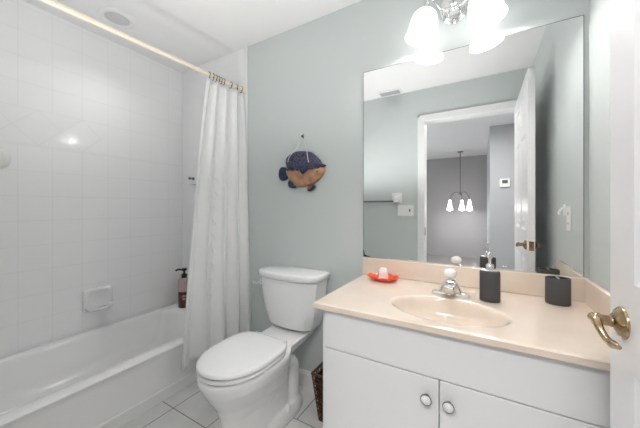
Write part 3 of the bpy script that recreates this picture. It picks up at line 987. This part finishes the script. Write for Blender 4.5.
rx_, ry_ = -0.454, -0.099
rd = thing('red_dish', (rx_, ry_, cz), 'red glazed scalloped dish on the vanity top', 'dish')
mb = MB()
rings = []
n = 72
for sc, h in ((0.45, 0.0004), (0.52, 0.0006), (0.72, 0.006), (0.92, 0.017), (1.0, 0.023), (0.98, 0.0245), (0.90, 0.019), (0.70, 0.009), (0.45, 0.0055)):
    ring = []
    for k in range(n):
        a = 2 * PI * k / n
        w = 1 + 0.05 * sc * math.cos(9 * a) * (sc > 0.6)
        ring.append((rx_ + 0.087 * sc * w * math.cos(a), ry_ + 0.060 * sc * w * math.sin(a), cz + h + (0.003 * math.cos(9 * a) if sc > 0.8 else 0)))
    rings.append(ring)
mb.loft(rings)
mb.build('bowl', M_RED, rd, angle=60)
wc = thing('white_soap', (rx_ + 0.002, ry_ - 0.004, cz + 0.0062), 'white tapered soap block standing upright in the red dish', 'soap')
mb = MB()
mb.loft([rrect(rx_ - 0.022, rx_ + 0.026, ry_ - 0.018, ry_ + 0.014, 0.006, cz + 0.0062, 4), rrect(rx_ - 0.021, rx_ + 0.025, ry_ - 0.018, ry_ + 0.014, 0.008, cz + 0.03, 4), rrect(rx_ - 0.017, rx_ + 0.021, ry_ - 0.015, ry_ + 0.011, 0.008, cz + 0.062, 4), rrect(rx_ - 0.013, rx_ + 0.017, ry_ - 0.011, ry_ + 0.007, 0.006, cz + 0.067, 4)])
mb.build('block', M_WHITE, wc, angle=50)

# ------------------------------------------------------------------ mirror
mi = thing('wall_mirror', (-0.116, 0, 0.9), 'large frameless wall mirror above the vanity backsplash', 'mirror')
MB().box(-0.602, 0.370, -0.0055, -0.0012, 0.9005, 1.994).build('glass', M_MIRROR, mi, smooth=False)
mb = MB()
e = 0.0022
mb.box(-0.602 - e, 0.370 + e, -0.0058, -0.0008, 1.994, 1.994 + e).box(-0.602 - e, -0.602, -0.0058, -0.0008, 0.9005, 1.994).box(0.370, 0.370 + e, -0.0058, -0.0008, 0.9005, 1.994)
mb.build('edge', M_EDGE, mi, smooth=False)
mb = MB().add([(-0.602, -0.0062, 0.902), (-0.555, -0.0062, 0.902), (-0.575, -0.0062, 0.908), (-0.594, -0.0062, 0.914), (-0.597, -0.0062, 0.93), (-0.602, -0.0062, 0.945)], [(0, 1, 2, 3, 4, 5)])
mb.build('worn_corner', M_DARK, mi, smooth=False)
for x in (0.095, -0.33):
    MB().box(x - 0.008, x + 0.008, -0.010, -0.0058, 0.9008, 0.918).build('clip', M_CHROME if x > 0 else M_CHROME, mi, bevel=0.002)

# ------------------------------------------------------------------ vanity light
LX, LZ = -0.115, 2.205
vl = thing('vanity_light', (LX, 0, LZ), 'chrome two-shade vanity light on the wall above the mirror', 'wall lamp')


def ov(w, h, y):
    return [(LX + w * math.cos(2 * PI * k / 40), y, LZ + h * math.sin(2 * PI * k / 40)) for k in range(40)]


MB().loft([ov(0.066, 0.086, -0.001), ov(0.068, 0.088, -0.006), ov(0.066, 0.086, -0.012), ov(0.058, 0.078, -0.015), ov(0.055, 0.074, -0.021), ov(0.045, 0.062, -0.026), ov(0.02, 0.03, -0.03)]).build('backplate', M_CHROME, vl, angle=25)
MB().lathe([(0.014, 0.0), (0.018, 0.01), (0.02, 0.022), (0.012, 0.032), (0.014, 0.04), (0.0, 0.05)], (LX, -0.028, LZ), (0, -1, 0), 24, cap=False).build('finial', M_CHROME, vl)
for s in (-1, 1):
    sx = LX + s * 0.14
    ax = Vector((-s * 0.16, 0.06, 1)).normalized()
    cb = Vector((sx, -0.117, 2.034))     # centre of the mouth
    ct = cb + ax * 0.135
    arm = MB().tube([(LX + s * 0.015, -0.03, LZ - 0.01), (LX + s * 0.05, -0.075, LZ - 0.035), (LX + s * 0.085, -0.105, LZ + 0.005), ct + ax * 0.055, ct + ax * 0.03, ct + ax * 0.0], 0.0065, 12, sub=5).build('arm', M_CHROME, vl, angle=60)
    MB().lathe([(0.010, 0.035), (0.016, 0.02), (0.028, 0.008), (0.031, 0.0), (0.031, -0.012)], ct, ax, 28, cap=True).build('shade_holder', M_CHROME, arm)
    sh = MB().lathe([(0.028, 0.132), (0.040, 0.128), (0.054, 0.112), (0.062, 0.088), (0.066, 0.06), (0.069, 0.03), (0.074, 0.008), (0.077, 0.0), (0.074, 0.0015), (0.066, 0.03), (0.063, 0.06), (0.059, 0.088), (0.051, 0.109), (0.03, 0.126)], cb, ax, 44, cap=False).build('shade', M_SHADE, vl, angle=60)
    MB().lathe([(0.0, 0.03), (0.016, 0.034), (0.027, 0.048), (0.030, 0.062), (0.026, 0.078), (0.014, 0.1), (0.012, 0.115)], cb, ax, 24, cap=False).build('bulb', M_BULB, sh)
    pl = bpy.data.lights.new('vanity_bulb_light', 'POINT')
    pl.energy, pl.shadow_soft_size, pl.color = 5.0, 0.03, (1.0, 0.98, 0.95)
    po = bpy.data.objects.new('vanity_bulb_light', pl)
    COL.objects.link(po)
    po.location = cb + ax * 0.05

# ------------------------------------------------------------------ things seen in the mirror
# outlet with a plug-in on the right wall
op = thing('outlet_plate', (XR, -0.30, 1.135), 'white outlet plate on the side wall above the vanity, seen in the mirror', 'outlet')
MB().box(XR - 0.006, XR - 0.0005, -0.335, -0.262, 1.075, 1.20).build('plate', M_PLAST, op, bevel=0.002)
for z in (1.112, 1.162):
    sk = MB().box(XR - 0.0072, XR - 0.0058, -0.315, -0.282, z - 0.014, z + 0.014).build('socket', M_PLAST, op, bevel=0.001)
    for y in (-0.307, -0.291):
        MB().box(XR - 0.0078, XR - 0.007, y - 0.0012, y + 0.0012, z - 0.006, z + 0.006).build('slot', M_SLOT, sk, smooth=False)
pg = thing('wall_hook', (XR, -0.375, 1.175), 'small white hook on the side wall next to the outlet, seen in the mirror', 'hook')
MB().box(XR - 0.006, XR - 0.0005, -0.40, -0.355, 1.15, 1.21).build('plate', M_PLAST, pg, bevel=0.002)
MB().tube([(XR - 0.005, -0.378, 1.195), (XR - 0.02, -0.378, 1.18), (XR - 0.028, -0.378, 1.165), (XR - 0.024, -0.378, 1.155)], 0.006, 10, sub=3).build('prong', M_PLAST, pg)

# towel bar on the entry wall
tb = thing('towel_bar', (-1.06, YE, 1.30), 'white ceramic towel bar on the entry wall, seen in the mirror', 'towel bar')
for x in (-0.79, -1.38):
    mb = MB().box(x - 0.055, x + 0.055, YE + 0.0005, YE + 0.014, 1.245, 1.355)
    mb.loft([[(x + p[0], YE + 0.012, 1.29 + p[1]) for p in rrect(-0.04, 0.04, -0.045, 0.045, 0.012, 0, 4)], [(x + p[0], YE + 0.075, 1.275 + p[1]) for p in rrect(-0.022, 0.022, -0.026, 0.026, 0.012, 0, 4)]])
    mb.build('post', M_CHINA, tb, bevel=0.004)
MB().tube([(-1.37, YE + 0.055, 1.262), (-0.80, YE + 0.055, 1.262)], 0.010, 14).build('bar', M_NICKEL, tb)

sw = thing('light_switch_plate', (-0.705, YE, 1.165), 'white three-switch plate on the entry wall beside the door, seen in the mirror', 'light switch')
MB().box(-0.785, -0.615, YE + 0.0005, YE + 0.006, 1.105, 1.222).build('plate', M_PLAST, sw, bevel=0.002)
for k in range(3):
    x = -0.748 + 0.047 * k
    MB().box(x - 0.006, x + 0.006, YE + 0.006, YE + 0.014, 1.15, 1.178).build('toggle', M_SLOT if k == 2 else M_PLAST, sw, bevel=0.002)

vt = thing('ceiling_vent', (-0.85, -1.40, ZC), 'white louvered vent in the ceiling near the entry wall, seen in the mirror', 'vent')
mb = MB()
vx_0, vx_1, vy_0, vy_1 = -0.97, -0.72, -1.475, -1.335
for a, b, c, d in ((vx_0, vx_1, vy_0, vy_0 + 0.022), (vx_0, vx_1, vy_1 - 0.022, vy_1), (vx_0, vx_0 + 0.022, vy_0 + 0.022, vy_1 - 0.022), (vx_1 - 0.022, vx_1, vy_0 + 0.022, vy_1 - 0.022)):
    mb.box(a, b, c, d, ZC - 0.010, ZC - 0.0005)
mb.build('frame', M_TRIM, vt, bevel=0.002)
MB().box(vx_0 + 0.02, vx_1 - 0.02, vy_0 + 0.02, vy_1 - 0.02, ZC - 0.003, ZC - 0.0008).build('duct', M_VENT, vt, smooth=False)
mb = MB()
for k in range(6):
    y = vy_0 + 0.03 + 0.0165 * k
    mb.add([(vx_0 + 0.02, y, ZC - 0.012), (vx_1 - 0.02, y, ZC - 0.012), (vx_1 - 0.02, y + 0.014, ZC - 0.003), (vx_0 + 0.02, y + 0.014, ZC - 0.003)], [(0, 1, 2, 3)])
mb.build('louvers', M_LOUVER, vt, smooth=False)

# hall pendant, thermostat, unseen hall lamp added for fill
HX, HY = -0.385, -5.2
pd = thing('hall_pendant', (HX, HY, ZC), 'three-light nickel pendant hanging in the hall, seen in the mirror', 'pendant lamp')
MB().lathe([(0.0, 0.03), (0.05, 0.03), (0.062, 0.018), (0.065, 0.0)], (HX, HY, ZC), (0, 0, -1), 32, cap=False).build('canopy', M_NICKEL, pd)
MB().lathe([(0.20, 0.0), (0.20, 0.006), (0.17, 0.012), (0.06, 0.012)], (HX, HY, ZC), (0, 0, -1), 40, cap=False).build('medallion', M_TRIM, pd)
MB().tube([(HX, HY, ZC - 0.03), (HX, HY, 1.52)], 0.011, 12).build('stem', M_NICKEL, pd)
MB().lathe([(0.0, -0.04), (0.03, -0.03), (0.035, 0.0), (0.02, 0.03), (0.011, 0.05)], (HX, HY, 1.50), n=20, cap=False).build('hub', M_NICKEL, pd)
for k in range(3):
    a = R(155 + 120 * k)
    ux, uy = math.cos(a), math.sin(a)
    arm = MB().tube([(HX + ux * q, HY + uy * q, z) for q, z in ((0.0, 1.49), (0.06, 1.53), (0.13, 1.52), (0.19, 1.46), (0.22, 1.37))], 0.009, 10, sub=4).build('arm', M_NICKEL, pd)
    MB().lathe([(0.020, 0.22), (0.027, 0.17), (0.040, 0.09), (0.058, 0.02), (0.064, 0.0), (0.060, 0.0), (0.035, 0.09), (0.018, 0.2)], (HX + ux * 0.22, HY + uy * 0.22, 1.145), n=24, cap=False).build('shade', M_SHADE2, arm)
    pl = bpy.data.lights.new('hall_pendant_light', 'POINT')
    pl.energy, pl.shadow_soft_size = 4, 0.03
    po = bpy.data.objects.new('hall_pendant_light', pl)
    COL.objects.link(po)
    po.location = (HX + ux * 0.22, HY + uy * 0.22, 1.16)

tm = thing('thermostat', (0.31, -3.387, 1.56), 'white thermostat on the pale hall wall, seen in the mirror', 'thermostat')
MB().box(0.247, 0.373, -3.3865, -3.36, 1.50, 1.625).build('case', M_PLAST, tm, bevel=0.006)
MB().box(0.275, 0.345, -3.3605, -3.3585, 1.555, 1.605).build('screen', M_SCREEN, tm, smooth=False)

hc = thing('added_hall_lamp', (-0.1, -2.25, ZC), 'flat white lamp added unseen to the hall ceiling to brighten the bathroom', 'ceiling lamp')
MB().box(-0.58, 0.38, -2.53, -1.97, ZC - 0.05, ZC - 0.0005).build('housing', M_TRIM, hc, bevel=0.01)
